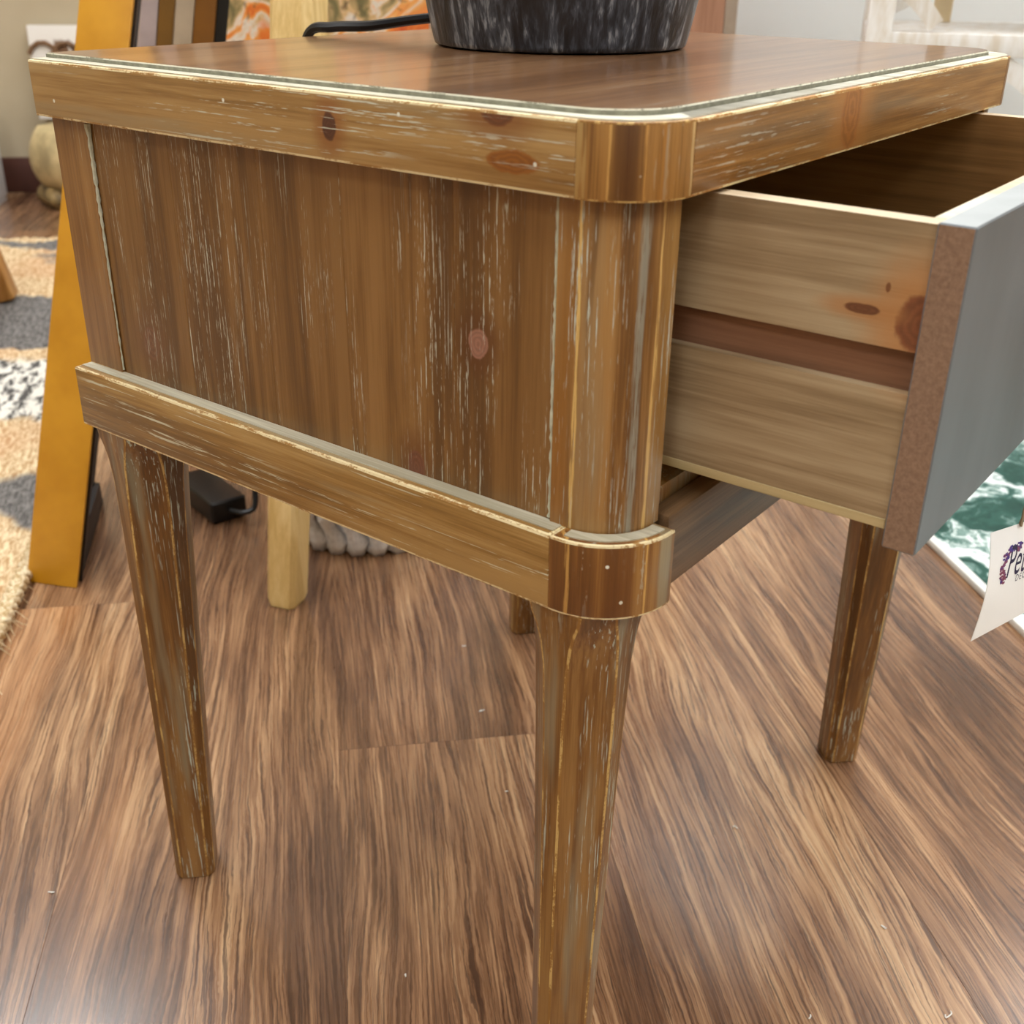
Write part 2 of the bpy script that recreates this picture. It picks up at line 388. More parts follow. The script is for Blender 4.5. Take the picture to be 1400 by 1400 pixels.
# grey filler lying on the ledge around the raised panel
def ring_strip(o, i, z0, z1):
    b = bmesh.new(); n_ = len(o)
    for k in range(n_-1):
        q = [(o[k], z0), (o[k+1], z0), (i[k+1], z0), (i[k], z0)]
        lo = [b.verts.new((x-OF[0], y-OF[1], z0)) for (x, y), _ in q]; hi = [b.verts.new((x-OF[0], y-OF[1], z1)) for (x, y), _ in q]
        b.faces.new(hi)
        for s in range(4): b.faces.new((lo[s], lo[(s+1) % 4], hi[(s+1) % 4], hi[s]))
    bmesh.ops.remove_doubles(b, verts=b.verts, dist=1e-6)
    return b
def path(inset, rr, yb):
    return [(inset, yb)]+arc(inset+rr, inset+rr, rr, 180, 270, 12)+arc(W-inset-rr, inset+rr, rr, 270, 360, 12)+[(W-inset, yb)]
tpart('ledge_strip', ring_strip(path(.0022, .031, D-.001), path(.0115, .029, D-.001), zt-.0005, zt+.0006), [M_ledge])
# posts
rp, p0, p1, pl = .027, .0071, .0398, .0455
def post(flipx):
    o = arc(p0+rp, p0+rp, rp, 180, 270, 12)+[(p1, p0), (p1, .030), (.030, pl), (p0, pl)]
    return [(W-x, y) for x, y in reversed(o)] if flipx else o
tpart('corner_post', P(post(False), mt, zb, .0004, vw=.0008), [M_post, Wz])
tpart('corner_post', P(post(True), mt, zb, .0004, vw=.0008), [M_post, Wz])
for fx in (False, True):
    o = rect(p0, .04, .3645, .3965)
    if fx: o = rect(W-.04, W-p0, .3645, .3965)
    tpart('back_post', P(o, mt, zb, .0009), [M_postb, Wz])
# side panels of five vertical boards each, back panel
Wg = worn('filler_joint', 2, (118, 80, 42), (206, 206, 184), .5)
ys = [.0462, .102, .171, .228, .297, .3638]
for fx in (False, True):
    for a, b in zip(ys, ys[1:]):
        xs = (.0092, .022) if not fx else (W-.022, W-.0092)
        tpart('panel_board', P(rect(xs[0], xs[1], a, b), mt-.001, zb, .00015, segs=1), [M_panel, M_panel])
M_fill = plain('dried_filler', (204, 206, 184), .8, .1, 200, .3)
def filler(y, x=.0078, seed=1):
    rn = random.Random(seed); b = bmesh.new(); pts = []; rr = []
    for i in range(60):
        t = i/59; z = mt+.002+(zb-mt-.004)*t
        pts.append(L(x+.0004, y+rn.uniform(-.0002, .0002), z)); rr.append(max(.0003, (.0006+.0011*(t**2.5 if seed == 1 else .3))*rn.uniform(.5, 1.3)))
    tube(b, pts, rr, 6); return b
tpart('filler_line', filler(.3642, seed=1), M_fill)
tpart('filler_line', filler(.0459, seed=2), M_fill)
tpart('back_panel', P(rect(.0402, W-.0402, .38, .392), mt, zb, .0005), [M_panel, M_panel])
# molding belt
mo = -.0038; R2 = .038
def mcorner(flipx):
    o = arc(mo+R2, mo+R2, R2, 180, 270, 12)+[(.0365, mo), (.0365, .03), (.03, .0372), (mo, .0372)]
    return [(W-x, y) for x, y in reversed(o)] if flipx else o
tpart('molding_corner', P(mcorner(False), mb, mt, .0013), [M_mcorner, Wy])
tpart('molding_corner', P(mcorner(True), mb, mt, .0013), [M_mcorner, Wy])
tpart('molding_board', P(rect(mo, .03, .0372, D-.002), mb, mt, .0016), [M_mold, Wy])
tpart('molding_board', P(rect(W-.03, W-mo, .0372, D-.002), mb, mt, .0016), [M_mold, Wy])
tpart('molding_board', P(rect(.0305, W-.0305, .378, D-.003), mb, mt, .0012), [M_moldx, Wx])
for (o_, i_) in (([(.0005, .0385), (.0005, D-.004)], [(.0088, .0385), (.0088, D-.004)]),):
    tpart('ledge_dust', ring_strip(o_, i_, mt-.0004, mt+.0005), [M_ledge])
cx_ = mo+R2
tpart('ledge_dust', ring_strip(arc(cx_, cx_, R2-.0035, 184, 268, 12), arc(cx_, cx_, .0278, 184, 268, 12), mt-.0004, mt+.0006), [M_ledge])
# front rail with its stepped top, drawer runners
b = prism(rect(.0435, W-.0435, .0033, .016), mb, .4105, OF); bevel(b, .0035, 2, mi=0)
tpart('front_rail', b, [M_moldx])
tpart('rail_cap', P(rect(.0402, W-.0402, .0162, .046), mb+.004, .4175, .002), [M_leg, M_leg])
for fx in (False, True):
    xs = (.0405, .0545) if not fx else (W-.0545, W-.0405)
    tpart('drawer_runner', P(rect(xs[0], xs[1], .047, .378), .489, .503, .0006), [M_postb, M_postb])
# legs: eight-sided, tapering, flared under the belt
def leg(cx, cy, bx, by, name='leg'):
    b = bmesh.new(); rings = []
    prof = [(0, .0162, .8), (.0014, .0172, .8), (.1, .0190, .8), (.2, .0210, .79), (.30, .0232, .76), (.336, .0240, .72), (.350, .0246, .66), (.359, .0253, .58), (.365, .0260, .5), (mb+.0002, .0263, .46)]
    for z, h, cf in prof:
        t = z/mb; x, y = bx+(cx-bx)*t, by+(cy-by)*t; c_ = h*cf
        pts = []
        for sx, sy in ((1, -1), (1, 1), (-1, 1), (-1, -1)):
            k = [(h, h-c_), (h-c_, h)]
            if sx*sy < 0: k = k[::-1]
            if (sx, sy) == (1, -1): k = [(h-c_, h), (h, h-c_)]
            pts += [(sx*px, sy*py) for px, py in k]
        rings.append([L(x+px, y+py, z) for px, py in sorted(pts, key=lambda q: math.atan2(q[1], q[0]))])
    loft(b, rings); bmesh.ops.recalc_face_normals(b, faces=b.faces)
    ed = [e for e in b.edges if len(e.link_faces) == 2 and e.calc_face_angle(0) > .5 and abs(e.verts[0].co.z-e.verts[1].co.z) > .0005]
    q = bmesh.ops.bevel(b, geom=ed, offset=.0008, segments=1, profile=.5, affect='EDGES')
    for f in q['faces']: f.material_index = 1
    return tpart(name, b, [M_leg, Wz], ang=18)
leg(.0245, .0345, .019, .0355)
leg(.0235, .3720, .0168, .3770)
leg(W-.0235, .0330, .4592, .0390)
leg(W-.0235, .3720, .4532, .3860)

# drawer
grey_n = N('drawer_paint'); v = grey_n.obj()
M_grey = grey_n.fin(grey_n.mix(grey_n.step(grey_n.noise(grey_n.vm('MULTIPLY', v, (14, 14, 5)), 1, 3), .35, .7), srgb(100, 106, 110), srgb(116, 122, 127)), .45, .4)
mdf = N('raw_mdf'); v = mdf.obj(); q = mdf.noise(v, 420, 4, .7)
M_mdf = mdf.fin(mdf.mix(mdf.step(q, .32, .68), srgb(134, 107, 88), srgb(156, 128, 106)), .85, .2); mdf.bump(q, .3, .0005)
M_pine = table_wood('drawer_pine', 1, (138, 115, 84), (163, 140, 107), (181, 160, 127), .0, seed=31, rough=.5, coat=.05,
    knots=[(L(.058, -.0890, .5150), (.05, .0095, .0120), (132, 80, 50), (186, 128, 72)), (L(.058, -.0655, .5175), (.05, .0075, .0022), (118, 74, 46), (176, 124, 74)), (L(.058, -.0745, .5275), (.05, .0010, .0020), (130, 84, 50), None)])
M_pinecut = table_wood('drawer_pine_edge', 1, (200, 178, 146), (216, 196, 166), (228, 210, 182), 0, seed=33, rough=.6, coat=0)
M_ply = table_wood('drawer_bottom_ply', 1, (158, 138, 94), (182, 162, 116), (200, 180, 134), 0, seed=34, rough=.6, coat=0)
M_grv = table_wood('drawer_groove', 1, (112, 78, 56), (130, 92, 68), (144, 104, 78), 0, seed=35, rough=.6, coat=0)
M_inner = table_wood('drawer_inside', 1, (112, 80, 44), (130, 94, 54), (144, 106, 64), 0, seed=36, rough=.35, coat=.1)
fx0, fx1, fy0, fy1, fz0, fz1 = .0565, W-.0565, -.1035, -.0893, .4205, .5545
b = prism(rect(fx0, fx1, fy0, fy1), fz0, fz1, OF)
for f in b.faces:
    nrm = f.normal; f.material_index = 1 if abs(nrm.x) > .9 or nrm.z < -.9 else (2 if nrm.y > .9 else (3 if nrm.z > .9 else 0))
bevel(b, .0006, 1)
DR = tpart('drawer', b, [M_grey, M_mdf, M_inner, plain('drawer_top_sheen', (164, 168, 168), .5, .05, 40)]); DR['label'] = 'open drawer with a grey painted front and raw edges'  # top face coloured paler: the gloss highlight on the grey paint is painted in
def dpart(name, bm, mats, **k): return link(name, bm, mats, DR, **k)
dy1 = .285
for sx in (0, 1):
    def X(a, b_): return (a, b_) if not sx else (W-b_, W-a)
    def edge_top(bm):
        for f in bm.faces:
            if f.normal.z > .8: f.material_index = 1
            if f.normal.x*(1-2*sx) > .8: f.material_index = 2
        return bm
    x0, x1 = X(.058, .069)
    dpart('side_board', edge_top(boxbm(x0, x1, fy1+.0003, dy1, .5042, .5535, off=OF)), [M_pine, M_pinecut, M_inner])
    dpart('side_board', edge_top(boxbm(x0, x1, fy1+.0003, dy1, .4326, .4869, off=OF)), [M_pine, M_pine, M_inner])
    x0, x1 = X(.0632, .0690)
    dpart('groove_back', edge_top(boxbm(x0, x1, fy1+.0003, dy1, .4869, .5042, off=OF)), [M_grv, M_grv, M_inner])
    xq = X(.0578, .0700)
dpart('bottom_board', boxbm(.0578, W-.0578, fy1+.0003, dy1, .4280, .4325, .0003, 1, off=OF), [M_ply])
dpart('back_board', boxbm(.0692, W-.0692, dy1-.012, dy1, .4326, .548, off=OF), [M_inner])
bm = prism(rect(.0692, W-.0692, fy1+.0002, fy1+.0055), .4326, .5535, OF)
for f in bm.faces:
    if f.normal.z > .8: f.material_index = 1
dpart('inner_front', bm, [M_inner, M_pinecut])
kb = bmesh.new()
lathe(kb, [(0.0005, 0), (.005, 0), (.0045, .008), (.006, .010), (.013, .014), (.0155, .020), (.013, .027), (.006, .0305), (.0005, .031)], 28)
bmesh.ops.rotate(kb, verts=kb.verts, matrix=Matrix.Rotation(math.pi/2, 3, 'X'))
bmesh.ops.translate(kb, verts=kb.verts, vec=Vector(L(W/2, fy0, .487)))
dpart('knob', kb, plain('knob_ceramic', (236, 232, 216), .2))

# ------------------------------------------------------------------ lamp base on the table
n = N('streaked_ceramic'); v = n.obj()
a = n.noise(n.vm('MULTIPLY', v, (75, 75, 17)), 1, 4, .62, .7)
a2 = n.noise(n.vm('MULTIPLY', v, (330, 330, 30)), 1, 3, .6, .3)
f = n.ma('ADD', n.ma('MULTIPLY', a, .72), n.ma('MULTIPLY', a2, .36))
M_pot = n.fin(n.ramp(n.step(f, .37, .72), [(0, srgb(14, 16, 20)), (.38, srgb(38, 42, 50)), (.68, srgb(70, 76, 86)), (1, srgb(158, 164, 172))]), .34, .5)
n.bump(f, .5, .0015)
M_black = plain('black_plastic', (16, 16, 18), .4)
pc = (.2690, .2310)
lamp = tag(empty('table_lamp', (pc[0], pc[1], .5882)), 'charcoal streaked ceramic lamp base standing on the side table', 'lamp')
b = bmesh.new()
PR = .0805
prof = [(.001, 0), (PR-.006, 0), (PR-.001, .0012), (PR, .004), (PR+.0035, .02), (PR+.0085, .045), (PR+.014, .07), (PR+.019, .10), (PR+.020, .13), (PR+.014, .165), (PR-.002, .195), (PR-.03, .215), (PR-.05, .225), (.022, .23), (.001, .231)]
lathe(b, prof, 96); link('ceramic_body', b, M_pot, lamp, ang=60)
b = bmesh.new(); lathe(b, [(.001, .2302), (.02, .2302), (.02, .236), (.011, .239), (.011, .275), (.016, .277), (.016, .32), (.001, .322)], 32); link('neck', b, plain('aged_brass', (150, 120, 70), .35, metal=.9), lamp)
b = bmesh.new()
cw = [(.33, .262, .605), (.300, .322, .602), (.270, .352, .5985), (.242, .372, .5945), (.226, .392, .5935), (.220, .410, .588), (.224, .424, .55), (.25, .47, .46), (.32, .60, .34), (.41, .74, .20), (.4480, .7950, .075), (.4473, .7990, .0415), (.4431, .7950, .0277), (.4373, .7942, .019), (.4270, .8030, .0155), (.4225, .8195, .0155)]
tube(b, [(x-pc[0], y-pc[1], z-.5882) for x, y, z in spline(cw, 8)], .0034, 8); link('power_cord', b, M_black, lamp)

# ------------------------------------------------------------------ paper tag on a string
TL_, TR_, BL_, BR_ = (Vector(p) for p in ((.1916, -.1026, .3765), (.2310, -.1371, .3900), (.1660, -.1099, .3265), (.2095, -.1441, .3520)))
ORI = (TL_+TR_+BL_+BR_)/4
nrmv = (TR_-TL_).cross(BL_-TL_).normalized()
if nrmv.dot(-FW) < 0: nrmv = -nrmv
def card(s, t, lift=0.):
    p = TL_*(1-s)*(1-t)+TR_*s*(1-t)+BL_*(1-s)*t+BR_*s*t
    bow = .0035*math.sin(math.pi*t)*(1-.5*s)
    p = p-(TR_-TL_)*.05*math.sin(math.pi*t)*(1-s)*-.6
    return p+nrmv*(bow+lift)-ORI
tg = tag(empty('price_tag', ORI), 'white paper tag with dark script lettering hanging from the drawer', 'tag')
M_paper = plain('tag_paper', (240, 239, 235), .7, .02)
b = bmesh.new(); gn = 12
for lift, rev in ((0, False), (-.0004, True)):
    g = [[b.verts.new(card(i/gn, j/gn, lift)) for i in range(gn+1)] for j in range(gn+1)]
    for j in range(gn):
        for i in range(gn):
            b.faces.new((g[j][i], g[j+1][i], g[j+1][i+1], g[j][i+1]))
    if not rev: g0 = g
for k in range(gn):
    for (A_, B_) in (((0, k), (0, k+1)), ((gn, k), (gn, k+1)), ((k, 0), (k+1, 0)), ((k, gn), (k+1, gn))):
        b.faces.new((g0[A_[0]][A_[1]], g0[B_[0]][B_[1]], g[B_[0]][B_[1]], g[A_[0]][A_[1]]))
link('card', b, M_paper, tg, ang=70)
def lettering(txt, name, size, s0, t0, shear, m, bold=0., lift=.00025, spacing=1., xs=1.):
    cu = bpy.data.curves.new(name, 'FONT'); cu.body = txt; cu.size = size; cu.shear = shear; cu.offset = bold; cu.resolution_u = 4; cu.space_character = spacing
    o = bpy.data.objects.new(name, cu); C.objects.link(o)
    bpy.context.view_layer.update()
    me = bpy.data.meshes.new_from_object(o.evaluated_get(bpy.context.evaluated_depsgraph_get()))
    bpy.data.objects.remove(o); bpy.data.curves.remove(cu)
    for vtx in me.vertices:
        x, y = vtx.co.x, vtx.co.y
        vtx.co = card(s0+x*xs, t0-y*1.0, lift)
    me.materials.clear(); me.materials.append(m)
    o = bpy.data.objects.new(name, me); C.objects.link(o); o.parent = tg; return o
M_ink = plain('navy_ink', (34, 22, 62), .6)
M_ink2 = plain('grey_ink', (74, 70, 84), .6)
lettering('Petr', 'script_lettering', .44, .185, .50, .35, M_ink, .0, xs=.33)
lettering('DECO', 'small_lettering', .095, .30, .575, .0, M_ink2, .0, spacing=1.2, xs=.5)
# pink and purple blot ring behind the capital
n = N('emblem_ink'); v = n.obj()
M_emb = n.fin(n.mix(n.step(n.noise(v, 240, 3), .42, .6), srgb(126, 62, 84), srgb(60, 40, 120)), .6)
b = bmesh.new(); rn = random.Random(4)
for i in range(110):
    an = math.radians(rn.uniform(60, 225)); rr = rn.uniform(.10, .15)
    s_, t_ = .265+rr*math.cos(an)*.95, .40-rr*math.sin(an)*1.45
    k = rn.uniform(.008, .018); vsx = [b.verts.new(card(s_+k*math.cos(q_)*rn.uniform(.7, 1.2), t_+k*math.sin(q_)*rn.uniform(.7, 1.2), .00012+.000001*i)) for q_ in [j*math.pi/3 for j in range(6)]]
    b.faces.new(vsx)
link('emblem', b, M_emb, tg, smooth=False)
hole = card(.30, .03)
b = bmesh.new()
st = [hole+ORI+nrmv*.001, hole+ORI+Vector((.003, .0, .012)), hole+ORI+Vector((.009, -.002, .028)), Vector((.220, -.112, .43)), Vector((.2285, -.117, .465)), Vector((.233, -.121, .478)), Vector((.2405, -.1145, .4915)), Vector((.2345, -.111, .494)), Vector((.2285, -.1145, .489)), Vector((.226, -.118, .462)), Vector((.216, -.113, .425)), hole+ORI+Vector((.006, -.003, .026)), hole+ORI-nrmv*.001]
tube(b, [p-ORI for p in spline(st, 8)], .0007, 6); link('string', b, plain('jute_string', (150, 132, 104), .8), tg)

# ------------------------------------------------------------------ things on the floor
# jute rug on the left
def rug_mat():
    n = N('jute_weave'); p = n.obj(); X_ = n.sep(p)
    wob = n.noise(n.vm('MULTIPLY', p, (3.2, 3.2, 1)), 1, 3)
    aa = n.ma('ADD', X_[0], n.ma('MULTIPLY', n.ma('SUBTRACT', wob, .5), .6))
    aa = n.ma('ADD', aa, n.ma('MULTIPLY', X_[1], -.25))
    fine = n.noise(n.vm('MULTIPLY', p, (60, 160, 1)), 1, 4, .7)
    jute = n.mix(n.step(fine, .34, .66), srgb(184, 144, 100), srgb(240, 220, 182))
    pk = n.noise(n.vm('MULTIPLY', p, (3, 3, 1)), 1, 2)
    jute = n.mix(n.step(pk, .45, .65, 0, .4), jute, srgb(206, 152, 112))
    gry = n.mix(n.step(fine, .35, .7), srgb(92, 89, 87), srgb(146, 142, 138))
    sp = n.noise(n.vm('MULTIPLY', p, (26, 60, 1)), 1, 4, .7)
    spk = n.mix(n.step(sp, .42, .55), srgb(92, 90, 88), srgb(238, 234, 224))
    def band(lo, hi): return n.ma('MULTIPLY', n.step(aa, lo-.02, lo+.02), n.step(aa, hi-.02, hi+.02, 1, 0))
    col = jute
    col = n.mix(band(1.60, 1.88), col, gry); col = n.mix(band(1.20, 1.52), col, spk)
    col = n.mix(band(.88, 1.0), col, gry); col = n.mix(band(.30, .50), col, spk); col = n.mix(band(2.2, 2.27), col, gry)
    n.bump(fine, .5, .003)
    return n.fin(col, .95, .1)
RUG0 = AB(0, .480, 0)
b = bmesh.new()
a0, a1, bw_ = .50, 2.47, 1.3
na, nb = 230, 130; rn = random.Random(2); g = []
for i in range(na+1):
    row = []
    for j in range(nb+1):
        a = a0+(a1-a0)*i/na; bb = .006+bw_*j/nb
        ph = bb/.021*math.pi; zz = .0085+.0028*abs(math.sin(ph))+.0024*math.sin(a/.019*math.pi+math.floor(bb/.021)*1.6)+rn.uniform(-.0012, .0012)
        row.append(b.verts.new((a, bb, zz)))
    g.append(row)
for i in range(na):
    for j in range(nb): b.faces.new((g[i][j], g[i+1][j], g[i+1][j+1], g[i][j+1]))
edge = [g[i][0] for i in range(na+1)]
lo = [b.verts.new((v.co.x, v.co.y, .001)) for v in edge]
for i in range(na): b.faces.new((edge[i], edge[i+1], lo[i+1], lo[i]))
edge = [g[na][j] for j in range(nb+1)]
lo = [b.verts.new((v.co.x, v.co.y, .001)) for v in edge]
for i in range(nb): b.faces.new((edge[i], edge[i+1], lo[i+1], lo[i]))
rug = link('jute_rug', b, rug_mat(), ang=180); rug.location = RUG0; rug.rotation_euler.z = RZ
tag(rug, 'braided jute rug with grey and speckled bands at the left', 'rug')
rug.name = 'jute_rug'
M_cord = N('jute_cord'); v = M_cord.obj(); q = M_cord.noise(M_cord.vm('MULTIPLY', v, (150, 150, 150)), 1, 4, .7); M_cord.bump(q, .8, .003)
M_cord = M_cord.fin(M_cord.mix(M_cord.step(q, .35, .68), srgb(196, 166, 120), srgb(244, 230, 198)), .95, .1)
b = bmesh.new()
for s in range(3):
    pts = []
    for i in range(700):
        a = a0-.02+(a1-a0+.02)*i/699; t = a/.042*2*math.pi+s*2*math.pi/3
        pts.append((a, .0+.0055*math.sin(t), .0095+.0042*math.sin(2*t)))
    tube(b, pts, .0048, 6)
link('braided_border', b, M_cord, rug, ang=180)
b = bmesh.new(); rn = random.Random(9)
for i in range(26):
    a = a0+rn.uniform(0, .25); x1, y1 = a-rn.uniform(-.02, .03), -rn.uniform(.008, .028)
    tube(b, spline([(a, -.003, .008), ((a+x1)/2, y1*.5, .012+rn.uniform(0, .006)), (x1, y1, .002)], 5), .00045, 4)
tag(link('frayed_fibres', b, M_cord, rug), kind='stuff')

# marbled green rug on the right
n = N('marbled_green'); v = n.obj()
wp = n.vm('ADD', v, n.vm('MULTIPLY', n.vm('SUBTRACT', n.noise(n.vm('MULTIPLY', v, (6, 6, 6)), 1, 4, .6, 0, True), (.5, .5, .5)), (.35, .35, .35)))
a = n.noise(n.vm('MULTIPLY', wp, (5.5, 14., 1)), 1, 6, .62, 1.0)
b2 = n.noise(n.vm('MULTIPLY', wp, (26, 50, 1)), 1, 5, .7, .8)
f = n.ma('ADD', n.ma('MULTIPLY', a, .8), n.ma('MULTIPLY', b2, .25))
M_marble = n.fin(n.ramp(n.step(f, .39, .75), [(0, srgb(18, 62, 52)), (.25, srgb(46, 92, 82)), (.42, srgb(136, 166, 158)), (.55, srgb(226, 236, 234)), (.78, srgb(240, 246, 245)), (1, srgb(120, 152, 146))]), .5, .4)
M_whedge = plain('white_binding', (238, 238, 232), .7)
g2 = tag(empty('marbled_rug', AB(.60, -.578, 0), RZ), 'green and white marbled rug with white edging beside the open drawer', 'rug')
link('printed_top', boxbm(-.95, .86, -.9, -.012, .0006, .0086, .002), M_marble, g2)
link('edge_binding', boxbm(-.95, .86, -.0118, 0, .0006, .0096, .003), M_whedge, g2)

# black power adapter
b = bmesh.new()
M_ad = plain('adapter_plastic', (13, 13, 14), .35)
ad = tag(empty('power_adapter', (.4360, .8740, 0), math.radians(-104)), 'black power adapter with a looped cable under the side table', 'adapter')
bm = boxbm(-.055, .055, -.024, .024, .0005, .030, .006, 3); link('case', bm, M_ad, ad)
bm = bmesh.new(); tube(bm, spline([(-.054, 0, .015), (-.09, -.01, .006), (-.16, .02, .0045), (-.26, .0, .0045)], 8), .004, 8); link('cable', bm, M_ad, ad)

# white rope basket
M_rope = N('white_rope'); v = M_rope.obj(); q = M_rope.noise(v, 180, 4, .7); M_rope.bump(q, .6, .003)
M_rope = M_rope.fin(M_rope.mix(M_rope.step(q, .3, .7), srgb(222, 222, 224), srgb(248, 248, 249)), .9, .1)
bk = tag(empty('rope_basket', (.545, .695, 0)), 'white chunky rope basket on the floor under the side table', 'basket')
b = bmesh.new(); lathe(b, [(.001, .002), (.085, .002), (.104, .02), (.112, .06), (.114, .12), (.112, .20), (.106, .20), (.106, .12), (.10, .03), (.08, .012), (.001, .012)], 40); link('liner', b, M_rope, bk)
NS = 27
def strand():
    b = bmesh.new(); pts = []; rr = []
    for i in range(15):
        t = i/14; z = .006+.20*t; rad = .100+.018*min(1, t*5)
        pts.append((rad, .0045*math.sin(i*1.7), z)); rr.append(.0112+.0032*math.sin(i*1.7+.8))
    tube(b, pts, rr, 7); return b
s0 = link('rope_strand', strand(), M_rope, bk, ang=180)
for k in range(1, NS):
    o = s0.copy(); C.objects.link(o); o.parent = bk; o.rotation_euler.z = 2*math.pi*k/NS
b = bmesh.new(); tube(b, [(.113*math.cos(t*2*math.pi/60), .113*math.sin(t*2*math.pi/60), .212) for t in range(61)], .009, 8, False); link('rim', b, M_rope, bk)

# specks of lint on the floor
M_lint = plain('white_lint', (240, 238, 232), .9)
rn = random.Random(3)
lint = [(.3853, .4097, .004, 'beside the far back leg'), (.3093, .3265, .005, 'on the orange-toned plank end'), (.5695, .2967, .003, 'beside the rounded belt corner'), (-.0702, .4397, .0032, 'left of the left leg'),
        (.3127, .0644, .0035, 'right of the nearest leg'), (.2854, -.071, .0035, 'at lower right'), (.2384, -.1343, .005, 'in the lower right corner'), (.1792, -.0594, .003, 'near the lower edge, right of the nearest leg'), (.2323, .2391, .0035, 'left of the nearest leg'), (.0376, .177, .004, 'at the lower edge, left of the nearest leg')]
for x, y, s_, wh in lint:
    b = bmesh.new(); pts = [(rn.uniform(-s_, s_)*.7, rn.uniform(-s_, s_)*.7, .0006+rn.uniform(0, .0008)) for _ in range(4)]
    tube(b, spline(pts, 4), .0005, 5)
    tag(link('lint_speck', b, M_lint, loc=(x, y, 0)), 'tiny white lint speck on the floor %s' % wh, 'lint', 'lint specks on the floor')

# ------------------------------------------------------------------ background, left
# gold leaning frame
M_gold = N('gold_paint'); v = M_gold.obj(); q = M_gold.noise(v, 14, 3)
M_gold = M_gold.fin(M_gold.mix(M_gold.step(q, .3, .7), srgb(186, 128, 18), srgb(206, 148, 34)), .42, .5)
M_dk = plain('blackened_wood', (30, 27, 26), .5)
gb = Vector((.193, .8514, 0)); gt = Vector((.401, .904, .591)); gdir = (gt-gb)
U = Vector((.42, -.907, 0)).normalized(); V = Vector((.66, .75, 0)).normalized()
gf = tag(empty('gold_easel', gb), 'tall gold painted easel with black back bars leaning behind the side table', 'easel')
top = gdir*1.75
def obox(o, ax, ay, az):    # a parallelepiped from corner o with three edge vectors
    b = bmesh.new(); pts = [o+ax*i+ay*j+az*k for k in (0, 1) for j in (0, 1) for i in (0, 1)]
    vv = [b.verts.new(p) for p in pts]
    for q_ in ((0, 2, 3, 1), (4, 5, 7, 6), (0, 1, 5, 4), (2, 6, 7, 3), (0, 4, 6, 2), (1, 3, 7, 5)): b.faces.new([vv[i] for i in q_])
    return b
Z0 = Vector((0, 0, .0005))
def bev(bm, w_): bmesh.ops.recalc_face_normals(bm, faces=bm.faces); bevel(bm, w_); return bm
link('gold_post', bev(obox(Z0-U*.0312, U*.0624, V*.016, top), .0015), M_gold, gf)
link('black_backing', bev(obox(Z0-U*.0312+V*.0162, U*.066, V*.012, top), .001), M_dk, gf)
link('floor_bar', bev(obox(Z0+U*.010+V*.03, U*.024, V*.19, Vector((0, 0, .030))), .001), M_dk, gf)
link('rear_post', bev(obox(Z0-U*.02+V*.195, U*.04, V*.016, gdir*1.75), .001), M_dk, gf)
link('top_bar', bev(obox(top+Vector((0, 0, .001))-U*.0312, U*.0624, V*.211, Vector((0, 0, .02))), .001), M_dk, gf)

# leaning panels seen edge-on
SD = Vector((.82, -.572, 0)); VD = Vector((.572, .82, 0))
pan = [('mauve grey', (170, 152, 148), .0223, .86), ('dark amber', (118, 80, 18), .0214, .82), ('pale greige', (190, 170, 144), .0253, .88), ('amber brown', (138, 88, 24), .0291, .84), ('black', (14, 13, 12), .0165, .9)]
pp = Vector((.543, 1.226, .0006)); lean = Vector((.156, -.108, 1.0))
for nm, rgb, th, hh in pan:
    t = tag(empty('stretched_canvas', pp), '%s edged canvas leaning in the row behind the side table' % nm, 'canvas', 'canvases leaning in a row')
    m = plain(nm.replace(' ', '_')+'_edge', rgb, .45, .05)
    link('canvas_body', bev(obox(Vector((0, 0, 0)), SD*(th-.0006), VD*.11, lean*hh), .002), m, t)
    link('back_sheet', bev(obox(VD*.1102+lean*.02+SD*.001, SD*(th-.003), VD*.004, lean*(hh-.04)), .0008), plain('hardboard', (120, 92, 64), .8), t)
    pp = pp+SD*th
# flower canvas
n = N('flower_print'); v = n.obj()
a = n.noise(n.vm('MULTIPLY', v, (11, 11, 11)), 1, 4, .6, 1.4); a2 = n.noise(v, 26, 4, .65, 1.); vo = n.voro(n.vm('ADD', v, n.vm('MULTIPLY', n.noise(v, 22, 2, .5, 0, True), (.05, .05, .05))), 13)
col = n.ramp(n.step(a, .30, .72), [(0, srgb(120, 112, 70)), (.18, srgb(226, 188, 130)), (.36, srgb(240, 230, 216)), (.5, srgb(246, 178, 96)), (.72, srgb(236, 128, 46)), (1, srgb(206, 80, 22))])
col = n.mix(n.step(vo, .10, .36, .8, 0), col, srgb(240, 132, 50)); col = n.mix(n.step(a2, .60, .70, 0, .8), col, srgb(96, 70, 46))
M_flow = n.fin(col, .55)
fc = tag(empty('flower_canvas', (.99, 1.19, 0)), 'canvas print of orange flowers standing behind the pale wooden stand', 'painting')
FS = Vector((.60, -.80, 0)); FV = Vector((.80, .60, 0)); F0 = -FS*.20+Z0
link('printed_face', bev(obox(F0, FS*.36, FV*.004, Vector((.06, .045, .95))), .001), M_flow, fc)
link('stretcher', bev(obox(F0+FV*.0045, FS*.36, FV*.026, Vector((.06, .045, .95))), .001), plain('canvas_side', (226, 216, 200), .8), fc)
